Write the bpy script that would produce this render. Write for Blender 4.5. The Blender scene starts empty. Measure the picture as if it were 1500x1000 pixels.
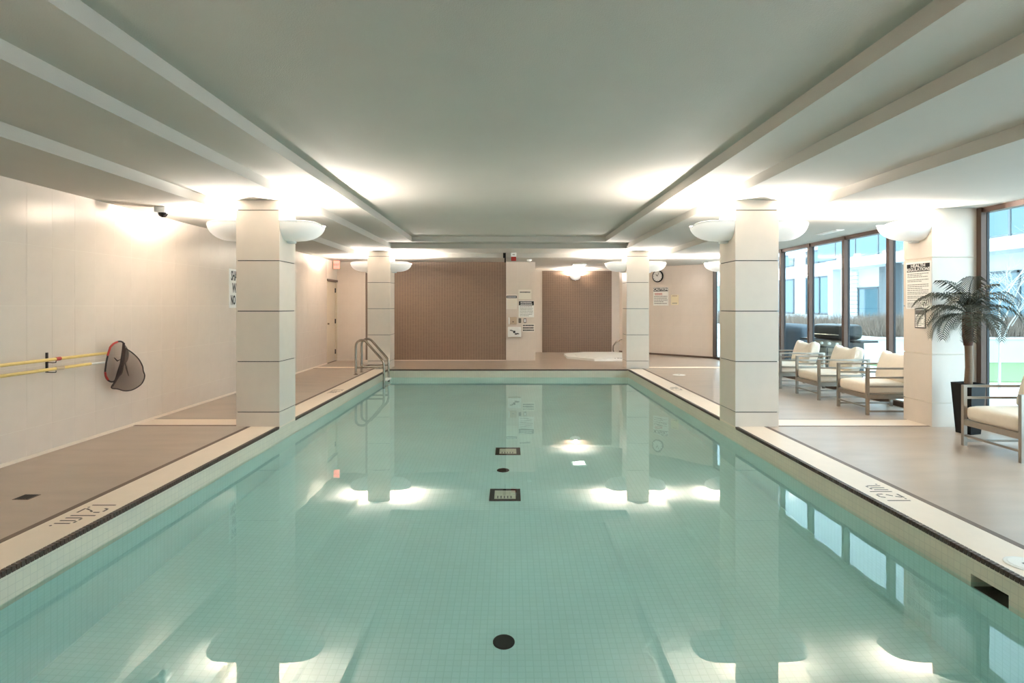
import bpy, math, random
from mathutils import Vector, Matrix
R = math.radians
random.seed(7)
scene = bpy.context.scene
C = scene.collection

# ------------------------------------------------------------------ camera, sky, exposure
H = 1.45
cam_d = bpy.data.cameras.new('camera'); cam = bpy.data.objects.new('camera', cam_d); C.objects.link(cam)
cam_d.sensor_width = 36.0; cam_d.lens = 850 * 36 / 1500
cam_d.shift_x = 4 / 1500; cam_d.shift_y = -52 / 1500
cam_d.clip_start = 0.05
cam.location = (0, 0, H); cam.rotation_euler = (R(90), 0, 0)
scene.camera = cam

world = bpy.data.worlds.new('overcast_sky'); scene.world = world
world.use_nodes = True
bg = world.node_tree.nodes['Background']
bg.inputs[0].default_value = (0.72, 0.89, 1.0, 1); bg.inputs[1].default_value = 1.95
SCONCE_W = 64.0
LAMP_COL = (1.0, 0.93, 0.87)

vs = scene.view_settings
vs.view_transform = 'Standard'; vs.look = 'None'; vs.gamma = 1.0; vs.use_curve_mapping = False
vs.exposure = 1.76
cy = scene.cycles
cy.max_bounces = 12; cy.diffuse_bounces = 6; cy.glossy_bounces = 5; cy.transmission_bounces = 8; cy.transparent_max_bounces = 12
cy.sample_clamp_indirect = 6.0; cy.use_denoising = True
cy.caustics_reflective = True; cy.caustics_refractive = True

# ------------------------------------------------------------------ helpers
def lin(c):
    return c / 12.92 if c <= 0.04045 else ((c + 0.055) / 1.055) ** 2.4
def rgb(r, g, b): return (lin(r / 255), lin(g / 255), lin(b / 255), 1)

def mat(name, col, rough=0.6, metal=0.0, var=0.0, scale=8.0, bump=0.0, bscale=60.0, spec=0.5, emit=None, stretch=None, coat=0.0):
    m = bpy.data.materials.new(name); m.use_nodes = True
    nt = m.node_tree; b = nt.nodes['Principled BSDF']
    b.inputs['Base Color'].default_value = col; b.inputs['Roughness'].default_value = rough
    b.inputs['Metallic'].default_value = metal; b.inputs['Specular IOR Level'].default_value = spec
    b.inputs['Coat Weight'].default_value = coat
    tc = nt.nodes.new('ShaderNodeTexCoord'); mp = nt.nodes.new('ShaderNodeMapping')
    nt.links.new(tc.outputs['Object'], mp.inputs[0])
    if stretch: mp.inputs['Scale'].default_value = stretch
    if var > 0:
        n = nt.nodes.new('ShaderNodeTexNoise'); n.inputs['Scale'].default_value = scale; n.inputs['Detail'].default_value = 6
        nt.links.new(mp.outputs[0], n.inputs['Vector'])
        mx = nt.nodes.new('ShaderNodeMix'); mx.data_type = 'RGBA'
        mx.inputs[6].default_value = tuple(c * (1 - var) for c in col[:3]) + (1,)
        mx.inputs[7].default_value = tuple(min(1, c * (1 + var)) for c in col[:3]) + (1,)
        nt.links.new(n.outputs['Fac'], mx.inputs[0]); nt.links.new(mx.outputs[2], b.inputs['Base Color'])
    if bump > 0:
        n2 = nt.nodes.new('ShaderNodeTexNoise'); n2.inputs['Scale'].default_value = bscale; n2.inputs['Detail'].default_value = 4
        nt.links.new(mp.outputs[0], n2.inputs['Vector'])
        bp = nt.nodes.new('ShaderNodeBump'); bp.inputs['Strength'].default_value = bump; bp.inputs['Distance'].default_value = 0.01
        nt.links.new(n2.outputs['Fac'], bp.inputs['Height']); nt.links.new(bp.outputs[0], b.inputs['Normal'])
    if emit:
        b.inputs['Emission Color'].default_value = emit[0]; b.inputs['Emission Strength'].default_value = emit[1]
    return m

def tile_mat(name, c1, c2, grout, size, gap, rough, axes, bump=0.3, spec=0.5):
    """small mosaic drawn by a brick texture in the plane given by axes (object coordinates)"""
    m = bpy.data.materials.new(name); m.use_nodes = True
    nt = m.node_tree; b = nt.nodes['Principled BSDF']
    b.inputs['Roughness'].default_value = rough; b.inputs['Specular IOR Level'].default_value = spec
    tc = nt.nodes.new('ShaderNodeTexCoord'); sp = nt.nodes.new('ShaderNodeSeparateXYZ'); cb = nt.nodes.new('ShaderNodeCombineXYZ')
    nt.links.new(tc.outputs['Object'], sp.inputs[0])
    nt.links.new(sp.outputs[axes[0]], cb.inputs[0]); nt.links.new(sp.outputs[axes[1]], cb.inputs[1])
    br = nt.nodes.new('ShaderNodeTexBrick'); br.offset = 0.0; br.squash = 1.0
    br.inputs['Scale'].default_value = 1.0
    br.inputs['Brick Width'].default_value = size[0]; br.inputs['Row Height'].default_value = size[1]
    br.inputs['Mortar Size'].default_value = gap; br.inputs['Mortar Smooth'].default_value = 0.1; br.inputs['Bias'].default_value = 0.0
    br.inputs['Color1'].default_value = c1; br.inputs['Color2'].default_value = c2; br.inputs['Mortar'].default_value = grout
    nt.links.new(cb.outputs[0], br.inputs['Vector'])
    n = nt.nodes.new('ShaderNodeTexNoise'); n.inputs['Scale'].default_value = 1.3; n.inputs['Detail'].default_value = 3
    nt.links.new(tc.outputs['Object'], n.inputs['Vector'])
    mr = nt.nodes.new('ShaderNodeMapRange'); mr.inputs[3].default_value = 0.9; mr.inputs[4].default_value = 1.08
    nt.links.new(n.outputs['Fac'], mr.inputs[0])
    mx = nt.nodes.new('ShaderNodeMix'); mx.data_type = 'RGBA'; mx.blend_type = 'MULTIPLY'; mx.inputs[0].default_value = 1
    nt.links.new(br.outputs['Color'], mx.inputs[6]); nt.links.new(mr.outputs[0], mx.inputs[7])
    nt.links.new(mx.outputs[2], b.inputs['Base Color'])
    bp = nt.nodes.new('ShaderNodeBump'); bp.inputs['Strength'].default_value = bump; bp.inputs['Distance'].default_value = 0.004; bp.invert = True
    nt.links.new(br.outputs['Fac'], bp.inputs['Height']); nt.links.new(bp.outputs[0], b.inputs['Normal'])
    return m

def glass_mat(name, tint, ior=1.45):
    m = bpy.data.materials.new(name); m.use_nodes = True; nt = m.node_tree
    nt.nodes.remove(nt.nodes['Principled BSDF'])
    t = nt.nodes.new('ShaderNodeBsdfTransparent'); t.inputs[0].default_value = tint
    g = nt.nodes.new('ShaderNodeBsdfGlossy'); g.inputs['Roughness'].default_value = 0.0
    lw = nt.nodes.new('ShaderNodeLayerWeight'); lw.inputs[0].default_value = 0.5
    pw = nt.nodes.new('ShaderNodeMath'); pw.operation = 'POWER'; pw.inputs[1].default_value = 5.0
    f = nt.nodes.new('ShaderNodeMath'); f.operation = 'MULTIPLY_ADD'; f.inputs[1].default_value = 0.92; f.inputs[2].default_value = 0.04
    nt.links.new(lw.outputs['Facing'], pw.inputs[0]); nt.links.new(pw.outputs[0], f.inputs[0])
    mx = nt.nodes.new('ShaderNodeMixShader'); out = nt.nodes['Material Output']
    nt.links.new(f.outputs[0], mx.inputs[0]); nt.links.new(t.outputs[0], mx.inputs[1]); nt.links.new(g.outputs[0], mx.inputs[2])
    nt.links.new(mx.outputs[0], out.inputs[0])
    return m

class MB:
    def __init__(s): s.v = []; s.f = []; s.smooth = False
    def box(s, x0, x1, y0, y1, z0, z1):
        i = len(s.v)
        s.v += [(x0,y0,z0),(x1,y0,z0),(x1,y1,z0),(x0,y1,z0),(x0,y0,z1),(x1,y0,z1),(x1,y1,z1),(x0,y1,z1)]
        for q in ((0,3,2,1),(4,5,6,7),(0,1,5,4),(1,2,6,5),(2,3,7,6),(3,0,4,7)): s.f.append(tuple(i + k for k in q))
        return s
    def quad(s, a, b, c, d):
        i = len(s.v); s.v += [tuple(a), tuple(b), tuple(c), tuple(d)]; s.f.append((i, i+1, i+2, i+3)); return s
    def grid(s, rows, closed=False):
        i = len(s.v); n = len(rows[0])
        for r in rows: s.v += [tuple(p) for p in r]
        for a in range(len(rows) - 1):
            for b in range(n if closed else n - 1):
                s.f.append((i + a*n + b, i + a*n + (b+1) % n, i + (a+1)*n + (b+1) % n, i + (a+1)*n + b))
        return s
    def fan(s, ring, c=None):
        i = len(s.v); s.v += [tuple(p) for p in ring]
        s.f.append(tuple(range(i, i + len(ring)))); return s
    def tube(s, pts, r, n=10, caps=True):
        pts = [Vector(p) for p in pts]; rs = r if isinstance(r, (list, tuple)) else [r] * len(pts)
        t0 = (pts[1] - pts[0]).normalized(); up = Vector((0,0,1)) if abs(t0.z) < .9 else Vector((1,0,0))
        nrm = (up - t0 * up.dot(t0)).normalized(); rows = []
        for k, p in enumerate(pts):
            t = (pts[min(k+1, len(pts)-1)] - pts[max(k-1, 0)]).normalized()
            nrm = (nrm - t * nrm.dot(t)).normalized(); bn = t.cross(nrm)
            rows.append([p + (nrm * math.cos(2*math.pi*j/n) + bn * math.sin(2*math.pi*j/n)) * rs[k] for j in range(n)])
        s.grid(rows, True)
        if caps: s.fan(rows[0][::-1]); s.fan(rows[-1])
        s.smooth = True
        return s
    def lathe(s, prof, n=32, c=(0,0,0)):
        rows = [[(c[0] + r*math.cos(2*math.pi*j/n), c[1] + r*math.sin(2*math.pi*j/n), c[2] + z) for j in range(n)] for r, z in prof]
        s.grid(rows, True); s.fan(rows[0][::-1]); s.fan(rows[-1]); return s
    def prism(s, poly, z0, z1):
        i = len(s.v); n = len(poly)
        s.v += [(x, y, z0) for x, y in poly] + [(x, y, z1) for x, y in poly]
        s.f.append(tuple(i + k for k in range(n))[::-1]); s.f.append(tuple(i + n + k for k in range(n)))
        for k in range(n): s.f.append((i+k, i+(k+1) % n, i+n+(k+1) % n, i+n+k))
        return s
    def rbox(s, h, r, n=6, puff=(0,0,0), c=(0,0,0), M=None):
        """rounded, slightly puffed box of half size h"""
        idx = {}
        def add(p):
            key = tuple(round(q, 5) for q in p)
            if key in idx: return idx[key]
            u = [p[k] for k in range(3)]                     # cube coords -1..1
            q = Vector([u[k] * h[k] for k in range(3)])
            inner = Vector([max(-(h[k]-r), min(h[k]-r, q[k])) for k in range(3)])
            d = q - inner
            if d.length > 1e-9: d = d.normalized() * r
            o = inner + d
            for k in range(3):
                a, b = (k+1) % 3, (k+2) % 3
                o[k] += u[k] * puff[k] * max(0, (1 - u[a]**2)) * max(0, (1 - u[b]**2))
            if M: o = M @ o
            s.v.append(tuple(o + Vector(c))); idx[key] = len(s.v) - 1
            return idx[key]
        # denser near the edges
        ts = [math.sin(math.pi/2 * (-1 + 2*k/n)) for k in range(n+1)]
        for ax in range(3):
            a, b = (ax+1) % 3, (ax+2) % 3
            for sg in (-1, 1):
                for i in range(n):
                    for j in range(n):
                        q = []
                        for (ii, jj) in ((i,j),(i+1,j),(i+1,j+1),(i,j+1)):
                            p = [0,0,0]; p[ax] = sg; p[a] = ts[ii]; p[b] = ts[jj]; q.append(add(p))
                        s.f.append(tuple(q if sg > 0 else q[::-1]))
        s.smooth = True
        return s
    def mesh(s, name, m):
        me = bpy.data.meshes.new(name); me.from_pydata(s.v, [], s.f); me.materials.append(m)
        if s.smooth:
            me.polygons.foreach_set('use_smooth', [True] * len(me.polygons))
            me.set_sharp_from_angle(angle=R(40))
        me.update(); return me
    def build(s, name, m, parent=None, loc=None, label=None):
        return link(name, s.mesh(name, m), parent, loc, label)

def link(name, me, parent=None, loc=None, label=None, rz=0):
    o = bpy.data.objects.new(name, me); C.objects.link(o); o.parent = parent
    if loc: o.location = loc
    if rz: o.rotation_euler = (0, 0, rz)
    if label: o['label'] = label
    return o
def tag(o, label, cat, group=None):
    o['label'] = label; o['category'] = cat
    if group: o['group'] = group
    return o
def thing(name, label, cat, loc=(0,0,0), rz=0, group=None):
    o = bpy.data.objects.new(name, None); C.objects.link(o); o.location = loc; o.rotation_euler = (0,0,rz); o.empty_display_size = .1
    return tag(o, label, cat, group)
def struct(o, label=None):
    o['kind'] = 'structure'
    if label: o['label'] = label
    return o
def struct_root(name, label):
    o = bpy.data.objects.new(name, None); C.objects.link(o); return struct(o, label)
def copy_tree(o, parent=None):
    c = o.copy(); C.objects.link(c); c.parent = parent
    for ch in list(o.children): copy_tree(ch, c)
    return c
def text_mesh(name, txt, size, m, thick=0.001, bold=0.0, align='CENTER', sx=1.0):
    cu = bpy.data.curves.new(name, 'FONT'); cu.body = txt; cu.size = size; cu.extrude = thick; cu.offset = bold
    cu.align_x = align; cu.align_y = 'CENTER'; cu.resolution_u = 2
    t = bpy.data.objects.new(name, cu); C.objects.link(t)
    dg = bpy.context.evaluated_depsgraph_get(); dg.update()
    me = bpy.data.meshes.new_from_object(t.evaluated_get(dg)); me.name = name
    bpy.data.objects.remove(t); bpy.data.curves.remove(cu)
    me.materials.clear(); me.materials.append(m)
    if sx != 1:
        for v in me.vertices: v.co.x *= sx
    return me

# ------------------------------------------------------------------ materials
M = {}
M['ceiling'] = mat('painted_plaster', rgb(188, 183, 174), .9, var=.03, scale=3, bump=.25, bscale=120)
M['tile'] = mat('beige_wall_tile', rgb(226, 212, 199), .22, var=.05, scale=5, bump=.02, bscale=30)
M['grout'] = mat('pale_grout', rgb(238, 228, 214), .8, var=.05)
M['panel'] = mat('column_panel', rgb(230, 217, 204), .35, var=.05, scale=6)
M['joint'] = mat('dark_joint', rgb(46, 36, 32), .8)
M['deck'] = mat('deck_stone', rgb(178, 160, 144), .3, var=.22, scale=2.2, bump=.06, bscale=90, stretch=(.7, 2.2, 1))
M['cream'] = mat('cream_coping', rgb(242, 226, 208), .4, var=.04, scale=9)
M['brownline'] = mat('brown_edge_tile', rgb(106, 86, 72), .5, var=.15, scale=20)
M['darkedge'] = mat('dark_nosing', rgb(80, 62, 53), .45, var=.2, scale=40)
M['pooltile'] = tile_mat('pool_floor_mosaic', rgb(222, 250, 248), rgb(218, 247, 244), rgb(206, 239, 235), (.05, .05), .003, .4, (0, 1), .15)
M['aqua_x'] = tile_mat('pool_side_mosaic', rgb(222, 250, 248), rgb(218, 247, 244), rgb(206, 239, 235), (.05, .05), .003, .4, (1, 2), .15)
M['aqua_y'] = tile_mat('pool_end_side_mosaic', rgb(222, 250, 248), rgb(218, 247, 244), rgb(206, 239, 235), (.05, .05), .003, .4, (0, 2), .15)
M['poolwall_x'] = tile_mat('pool_wall_mosaic', rgb(226, 219, 200), rgb(222, 215, 197), rgb(210, 204, 187), (.05, .05), .002, .35, (1, 2), .1)
M['poolwall_y'] = tile_mat('pool_end_mosaic', rgb(226, 219, 200), rgb(222, 215, 197), rgb(210, 204, 187), (.05, .05), .002, .35, (0, 2), .1)
M['brownmosaic'] = tile_mat('brown_mosaic', rgb(122, 98, 81), rgb(112, 90, 75), rgb(146, 122, 101), (.07, .035), .007, .4, (0, 2), .2)
M['steel'] = mat('stainless_steel', rgb(168, 158, 146), .22, 1.0, var=.04, scale=30)
M['chairmetal'] = mat('brushed_bronze_steel', rgb(168, 160, 150), .32, 1.0, var=.05, scale=40)
M['cushion'] = mat('cream_fabric', rgb(238, 225, 208), .85, var=.05, scale=18, bump=.25, bscale=9)
M['white'] = mat('white_ceramic', rgb(240, 240, 238), .35, var=.01)
M['plastic'] = mat('white_plastic', rgb(236, 234, 228), .4, var=.01)
M['black'] = mat('black_gloss', rgb(9, 8, 9), .5, var=.1, spec=.25)
M['ink'] = mat('black_ink', rgb(28, 26, 26), .6, var=.05)
M['paper'] = mat('white_sign', rgb(245, 243, 238), .5, var=.01)
M['greyink'] = mat('grey_ink', rgb(96, 92, 90), .6, var=.05)
M['redink'] = mat('red_ink', rgb(190, 70, 60), .6, var=.05)
M['mullion'] = mat('bronze_mullion', rgb(88, 66, 54), .4, .3, var=.06, scale=20)
M['mulliondark'] = mat('dark_gasket', rgb(26, 26, 30), .5, 0, var=.05)
M['glass'] = glass_mat('window_glass', (.90, .97, .985, 1))
M['yellow'] = mat('yellow_pole_paint', rgb(233, 205, 128), .35, var=.04, scale=10)
M['red'] = mat('red_trim', rgb(176, 46, 34), .5, var=.05)
M['netcord'] = mat('dark_net_cord', rgb(40, 28, 27), .8, var=.1)
M['door'] = mat('cream_door_paint', rgb(214, 198, 176), .45, var=.03)
M['frond'] = mat('palm_leaf', rgb(66, 66, 50), .5, var=.4, scale=12)
M['trunk'] = mat('palm_trunk', rgb(132, 108, 88), .85, var=.3, scale=40, stretch=(1, 1, 4), bump=.4, bscale=40)
M['fibre'] = mat('palm_fibre', rgb(84, 52, 40), .9, var=.35, scale=40, bump=.5, bscale=50)
M['soil'] = mat('soil', rgb(50, 38, 30), .9, var=.3, scale=40)
M['concrete'] = mat('pale_concrete', rgb(226, 226, 224), .8, var=.05, scale=3)
M['lawn'] = mat('lawn', rgb(118, 140, 98), .9, var=.2, scale=14)
M['facade'] = mat('white_render', rgb(206, 212, 214), .7, var=.03, scale=2)
M['facadegrey'] = mat('grey_panel', rgb(104, 112, 116), .6, var=.05, scale=2)
M['extglass'] = mat('far_window_glass', rgb(64, 102, 114), .1, 0, var=.1, scale=1.0, spec=.8)
M['extframe'] = mat('far_window_frame', rgb(78, 90, 98), .5, var=.05)
M['siding'] = mat('white_siding', rgb(226, 232, 236), .6, var=.02)
M['hedge'] = mat('dry_grass', rgb(136, 120, 108), .9, var=.3, scale=5)
M['grill'] = mat('grill_enamel', rgb(34, 38, 40), .3, .2, var=.1)
M['tarp'] = mat('grill_cover', rgb(62, 74, 84), .6, var=.15, scale=6)
M['bark'] = mat('pale_bark', rgb(180, 178, 172), .8, var=.2, scale=20)
M['cambody'] = mat('camera_dome', rgb(30, 28, 28), .1, var=.05)
M['beige'] = mat('beige_metal', rgb(196, 172, 146), .4, var=.03)
M['exit'] = mat('exit_face', rgb(226, 120, 110), .5, emit=(rgb(255, 110, 96), .8))
M['lens'] = mat('lamp_diffuser', rgb(245, 242, 235), .5, emit=((1, .93, .84, 1), 3.0))
M['bulb'] = mat('bulb_glass', rgb(255, 250, 240), .4, emit=((1, .92, .80, 1), 12.0))
M['palepaper'] = mat('pale_sign', rgb(238, 229, 216), .5, var=.01)
M['yellowpaper'] = mat('pale_yellow_sign', rgb(238, 222, 188), .5, var=.03)

def bowl_mat():
    m = bpy.data.materials.new('opal_bowl'); m.use_nodes = True; nt = m.node_tree; b = nt.nodes['Principled BSDF']
    b.inputs['Base Color'].default_value = rgb(240, 240, 238); b.inputs['Roughness'].default_value = .3
    t = nt.nodes.new('ShaderNodeBsdfTranslucent'); t.inputs[0].default_value = (.9, .9, .9, 1)
    mx = nt.nodes.new('ShaderNodeMixShader'); mx.inputs[0].default_value = .002
    nt.links.new(b.outputs[0], mx.inputs[1]); nt.links.new(t.outputs[0], mx.inputs[2]); nt.links.new(mx.outputs[0], nt.nodes['Material Output'].inputs[0])
    return m
M['bowl'] = bowl_mat()
def net_mat():
    m = bpy.data.materials.new('net_mesh'); m.use_nodes = True; nt = m.node_tree; b = nt.nodes['Principled BSDF']
    b.inputs['Roughness'].default_value = .9
    tc = nt.nodes.new('ShaderNodeTexCoord'); n = nt.nodes.new('ShaderNodeTexNoise'); n.inputs['Scale'].default_value = 9
    nt.links.new(tc.outputs['Object'], n.inputs[0])
    mx = nt.nodes.new('ShaderNodeMix'); mx.data_type = 'RGBA'; mx.inputs[6].default_value = rgb(104, 76, 64); mx.inputs[7].default_value = rgb(66, 44, 38)
    nt.links.new(n.outputs['Fac'], mx.inputs[0]); nt.links.new(mx.outputs[2], b.inputs['Base Color'])
    b.inputs['Alpha'].default_value = .38
    return m
M['net'] = net_mat()

def water_mat():
    m = bpy.data.materials.new('pool_water'); m.use_nodes = True; nt = m.node_tree; b = nt.nodes['Principled BSDF']
    b.inputs['Base Color'].default_value = (.78, 1.0, .98, 1); b.inputs['Roughness'].default_value = 0.0
    b.inputs['Transmission Weight'].default_value = 1.0; b.inputs['IOR'].default_value = 1.333
    tc = nt.nodes.new('ShaderNodeTexCoord'); n = nt.nodes.new('ShaderNodeTexNoise'); n.inputs['Scale'].default_value = 1.6; n.inputs['Detail'].default_value = 2
    bp = nt.nodes.new('ShaderNodeBump'); bp.inputs['Strength'].default_value = .05; bp.inputs['Distance'].default_value = .02
    nt.links.new(tc.outputs['Object'], n.inputs[0]); nt.links.new(n.outputs['Fac'], bp.inputs['Height']); nt.links.new(bp.outputs[0], b.inputs['Normal'])
    return m
M['water'] = water_mat()

# ------------------------------------------------------------------ dimensions (x right, y away from the camera, z up; deck at 0)
XL, XR = -4.564, 5.65            # left wall, glazing plane
YF, YB, YB2 = -3.0, 15.40, 18.20 # front wall, back wall, back of the spa alcove
XA = 0.69                        # alcove side wall
PX0, PX1, PY0, PY1 = -2.765, 2.72, 0.95, 13.27   # pool
COP = 0.345; LINE = 0.05
Z1, Z2, Z3, ZT = 2.618, 2.723, 2.828, 2.935
COLY = (6.98, 13.45); CW = 0.52

# ------------------------------------------------------------------ floor
fx0, fx1, fy0, fy1 = PX0 - COP - LINE, PX1 + COP + LINE, PY0 - COP - LINE, PY1 + .06
floor = MB()
floor.box(XL - .2, fx0, YF, YB2 + .2, -.3, 0)
floor.box(fx1, XR + .15, YF, YB2 + .2, -.3, 0)
floor.box(fx0, fx1, YF, fy0, -.3, 0)
floor.box(fx0, fx1, fy1, YB2 + .2, -.3, 0)
floor = struct(floor.build('floor', M['deck']), 'brown grey stone pool deck')

def floor_band(n, x0, x1, y0, y1):
    t = struct(MB().box(x0, x1, y0, y1, 0, .004).build('trim_%d' % n, M['cream']), 'cream tile band across the deck')
    MB().box(x0, x1, y0 - .035, y0, 0, .003).build('border_line', M['brownline'], t)
    MB().box(x0, x1, y1, y1 + .03, 0, .003).build('border_line', M['brownline'], t)
floor_band(1, XL, PX0 - CW, 7.06, 7.43)
floor_band(2, PX1 + CW, 5.07, 7.02, 7.39)
floor_band(3, XL, PX0 - CW, 13.50, 13.86)
floor_band(4, PX1 + CW, 5.07, 13.50, 13.86)

# ------------------------------------------------------------------ ceiling (stepped tray)
def ring(mb, o, i, z, zt=3.2):
    mb.box(o[0], i[0], o[2], o[3], z, zt); mb.box(i[1], o[1], o[2], o[3], z, zt)
    mb.box(i[0], i[1], o[2], i[2], z, zt); mb.box(i[0], i[1], i[3], o[3], z, zt)
R0 = (XL - .2, XR + .2, YF - .2, YB2 + .2)
R3 = (-3.507, 3.587, .25, 14.0); R2 = (-2.62, 2.594, 1.35, 12.85); R1 = (-2.086, 2.063, 1.8, 12.42)
cb = MB(); ring(cb, R0, R3, Z1); ring(cb, R3, R2, Z2); ring(cb, R2, R1, Z3); cb.box(R1[0], R1[1], R1[2], R1[3], ZT, 3.2)
ceiling = struct(cb.build('ceiling', M['ceiling']), 'grey white stepped plaster tray ceiling')

# ------------------------------------------------------------------ walls with individual tiles
TW, TH, TZ0 = .305, .582, .287
def tile_rows(top):
    zs = [0.0] + [TZ0 + k * TH for k in range(5)]
    zs = [z for z in zs if z < top - .02] + [top]
    return list(zip(zs[:-1], zs[1:]))
_tile_cache = {}
def tile_mesh(w, h):
    k = (round(w, 3), round(h, 3))
    if k not in _tile_cache:
        g = .0012; b = .0004; t = .0012
        o = [(g, g), (w - g, g), (w - g, h - g), (g, h - g)]; i = [(g + b, g + b), (w - g - b, g + b), (w - g - b, h - g - b), (g + b, h - g - b)]
        mb = MB(); mb.v = [(x, 0, z) for x, z in o] + [(x, -t + .0003, z) for x, z in o] + [(x, -t, z) for x, z in i]
        for a in (0, 4):
            for q in range(4): mb.f.append((a + q, a + (q+1) % 4, a + 4 + (q+1) % 4, a + 4 + q))
        mb.f.append((8, 9, 10, 11)); mb.f.append((3, 2, 1, 0))
        _tile_cache[k] = mb.mesh('tile', M['tile'])
    return _tile_cache[k]
def tile_wall(parent, origin, ang, length, top, start=0.0, skip=None):
    """tiles along a wall face: origin = left end seen from the room, ang = direction of the face's run"""
    d = Vector((math.cos(ang), math.sin(ang), 0)); x = start
    while x < length - .01:
        w = min(TW, length - x)
        if w > .03:
            for z0, z1 in tile_rows(top):
                o = link('tile', tile_mesh(w, z1 - z0), parent, Vector(origin) + d * x + Vector((0, 0, z0)), rz=ang)
        x += TW
# left wall: seen face looks +x; run direction +y (face normal = right of... rotated -y -> +x)
wl = struct(MB().box(XL - .2, XL - .0012, YF, 14.52, 0, Z1).box(XL - .2, XL - .0012, 14.52, YB + .2, 2.13, Z1).box(XL - .2, XL - .0012, 15.38, YB + .2, 0, 2.13)
            .box(XL - .2, XL - .075, 14.52, 15.38, 0, 2.13).build('wall_left', M['grout']), 'beige tiled wall along the left deck')
tile_wall(wl, (XL - .0012, 4.877, 0), R(90), 14.52 - 4.877, Z1)
struct(MB().box(XL - .001, XL + .012, 4.9, 14.5, 0, .03).build('baseboard_left', M['cream']), 'low cream skirting along the left wall')
# back wall
wb = struct(MB().box(XL - .01, -3.82, YB + .0012, YB + .2, 0, Z1).box(-3.82, -.085, YB + .04, YB + .2, 0, Z1).box(-.085, XA, YB + .0012, YB + .3, 0, Z1)
            .box(XA - .2, XA, YB + .3, YB2, 0, Z1).build('wall_back', M['grout']), 'beige back wall beyond the pool')
tile_wall(wb, (XL, YB + .0012, 0), 0, -XL - 3.82, Z1)
tile_wall(wb, (-.085, YB + .0012, 0), 0, XA + .085, Z1)
MB().box(-3.82, -.085, YB + .02, YB + .04, 0, Z1).build('mosaic_panel', M['brownmosaic'], wb, label='brown mosaic panel')
MB().box(-3.86, -.085, YB - .006, YB + .0, 0, .02).build('skirting', M['cream'], wb)
# alcove back wall, diagonal wall
wa = struct(MB().box(XA, 3.6, YB2 + .01, YB2 + .2, 0, Z1).build('wall_alcove', M['tile']), 'back wall of the hot tub alcove')
MB().box(1.03, 3.21, YB2 - .01, YB2 + .01, 0, Z1 - .07).build('mosaic_panel', M['brownmosaic'], wa, label='brown mosaic panel')
dx, dy = 3.45, YB2; ang = math.atan2(16.0 - YB2, XR - dx)
dl = math.hypot(XR - dx, 16.0 - YB2)
wd = MB(); wd.box(0, dl, .0012, .2, 0, Z1)
wd = struct(link('wall_diagonal', wd.mesh('wall_diagonal', M['grout']), None, (dx, dy, 0), rz=ang), 'beige angled wall behind the far right column')
tile_wall(wd, (0, .0012, 0), 0, dl, Z1)
struct(MB().box(0, dl, -.012, .0, 0, .05).build('baseboard_diagonal', M['brownline'], None, (dx, dy, 0)), 'thin brown skirting below the angled wall').rotation_euler = (0, 0, ang)
struct(MB().box(XL - .2, XR + .2, YF - .2, YF, 0, Z1).build('wall_front', M['tile']), 'beige wall at the near end')

# ------------------------------------------------------------------ glazing
def glazing(n, y0, y1, mulls, label):
    w = struct_root('window_%d' % n, label)
    MB().box(XR - .03, XR + .08, y0, y1, Z1 - .06, Z1).build('head_rail', M['mullion'], w)
    MB().box(XR - .03, XR + .08, y0, y1, 0, .07).build('sill_rail', M['mullion'], w)
    me = MB().box(XR - .05, XR + .015, -.035, .035, .0, Z1 - .0).mesh('mullion', M['mullion'])
    mg = MB().box(XR + .015, XR + .045, -.04, .04, .0, Z1 - .0).mesh('gasket', M['mulliondark'])
    for y in mulls:
        mo = link('mullion', me, w, (0, y, 0)); link('gasket', mg, mo)
    ys = sorted(mulls)
    for a, b in zip(ys[:-1], ys[1:]):
        MB().box(XR + .028, XR + .04, a + .03, b - .03, .06, Z1 - .05).build('pane', M['glass'], w)
glazing(1, YF, 6.96, [6.92 - 1.135 * k for k in range(9)], 'tall bronze framed glazing beside the nearest armchair')
glazing(2, 7.46, 13.45, [7.50, 8.59, 9.74, 10.87, 12.0, 13.13, 13.42], 'tall bronze framed glazing behind the row of armchairs')
glazing(3, 13.95, 16.0, [13.98, 14.9, 15.93], 'narrow tall glazing at the far right corner')

# ------------------------------------------------------------------ pool
pool = thing('swimming_pool', 'rectangular swimming pool of still turquoise green water in the middle of the room', 'pool')
ZW, ZB = -.176, -1.36
MB().box(PX0, PX1, PY0, PY1, ZB - .1, ZB).build('basin_floor', M['pooltile'], pool, label='pale aqua mosaic pool floor')
ZU = -.25; SK = (3.16, 3.42, ZU, -.126)
MB().box(PX0 - .3, PX0, PY0, PY1, ZB - .1, ZU).build('basin_wall', M['aqua_x'], pool)
MB().box(PX1, PX1 + .3, PY0, PY1, ZB - .1, ZU).build('basin_wall', M['aqua_x'], pool)
MB().box(PX0 - .3, PX1 + .3, PY1, PY1 + .06, ZB - .1, ZU).build('basin_wall', M['aqua_y'], pool)
MB().box(PX0 - .3, PX1 + .3, PY0 - .3, PY0, ZB - .1, ZU).build('basin_wall', M['aqua_y'], pool)
wlb = 'cream tile band at the waterline'
MB().box(PX0 - .3, PX0, PY0, PY1, ZU, -.02).build('waterline_band', M['poolwall_x'], pool, label=wlb)
MB().box(PX1, PX1 + .3, PY0, SK[0], ZU, -.02).box(PX1, PX1 + .3, SK[1], PY1, ZU, -.02).box(PX1, PX1 + .3, SK[0], SK[1], SK[3], -.02).build('waterline_band', M['poolwall_x'], pool, label=wlb)
MB().box(PX0 - .3, PX1 + .3, PY1, PY1 + .06, ZU, -.02).build('waterline_band', M['poolwall_y'], pool, label=wlb)
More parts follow.
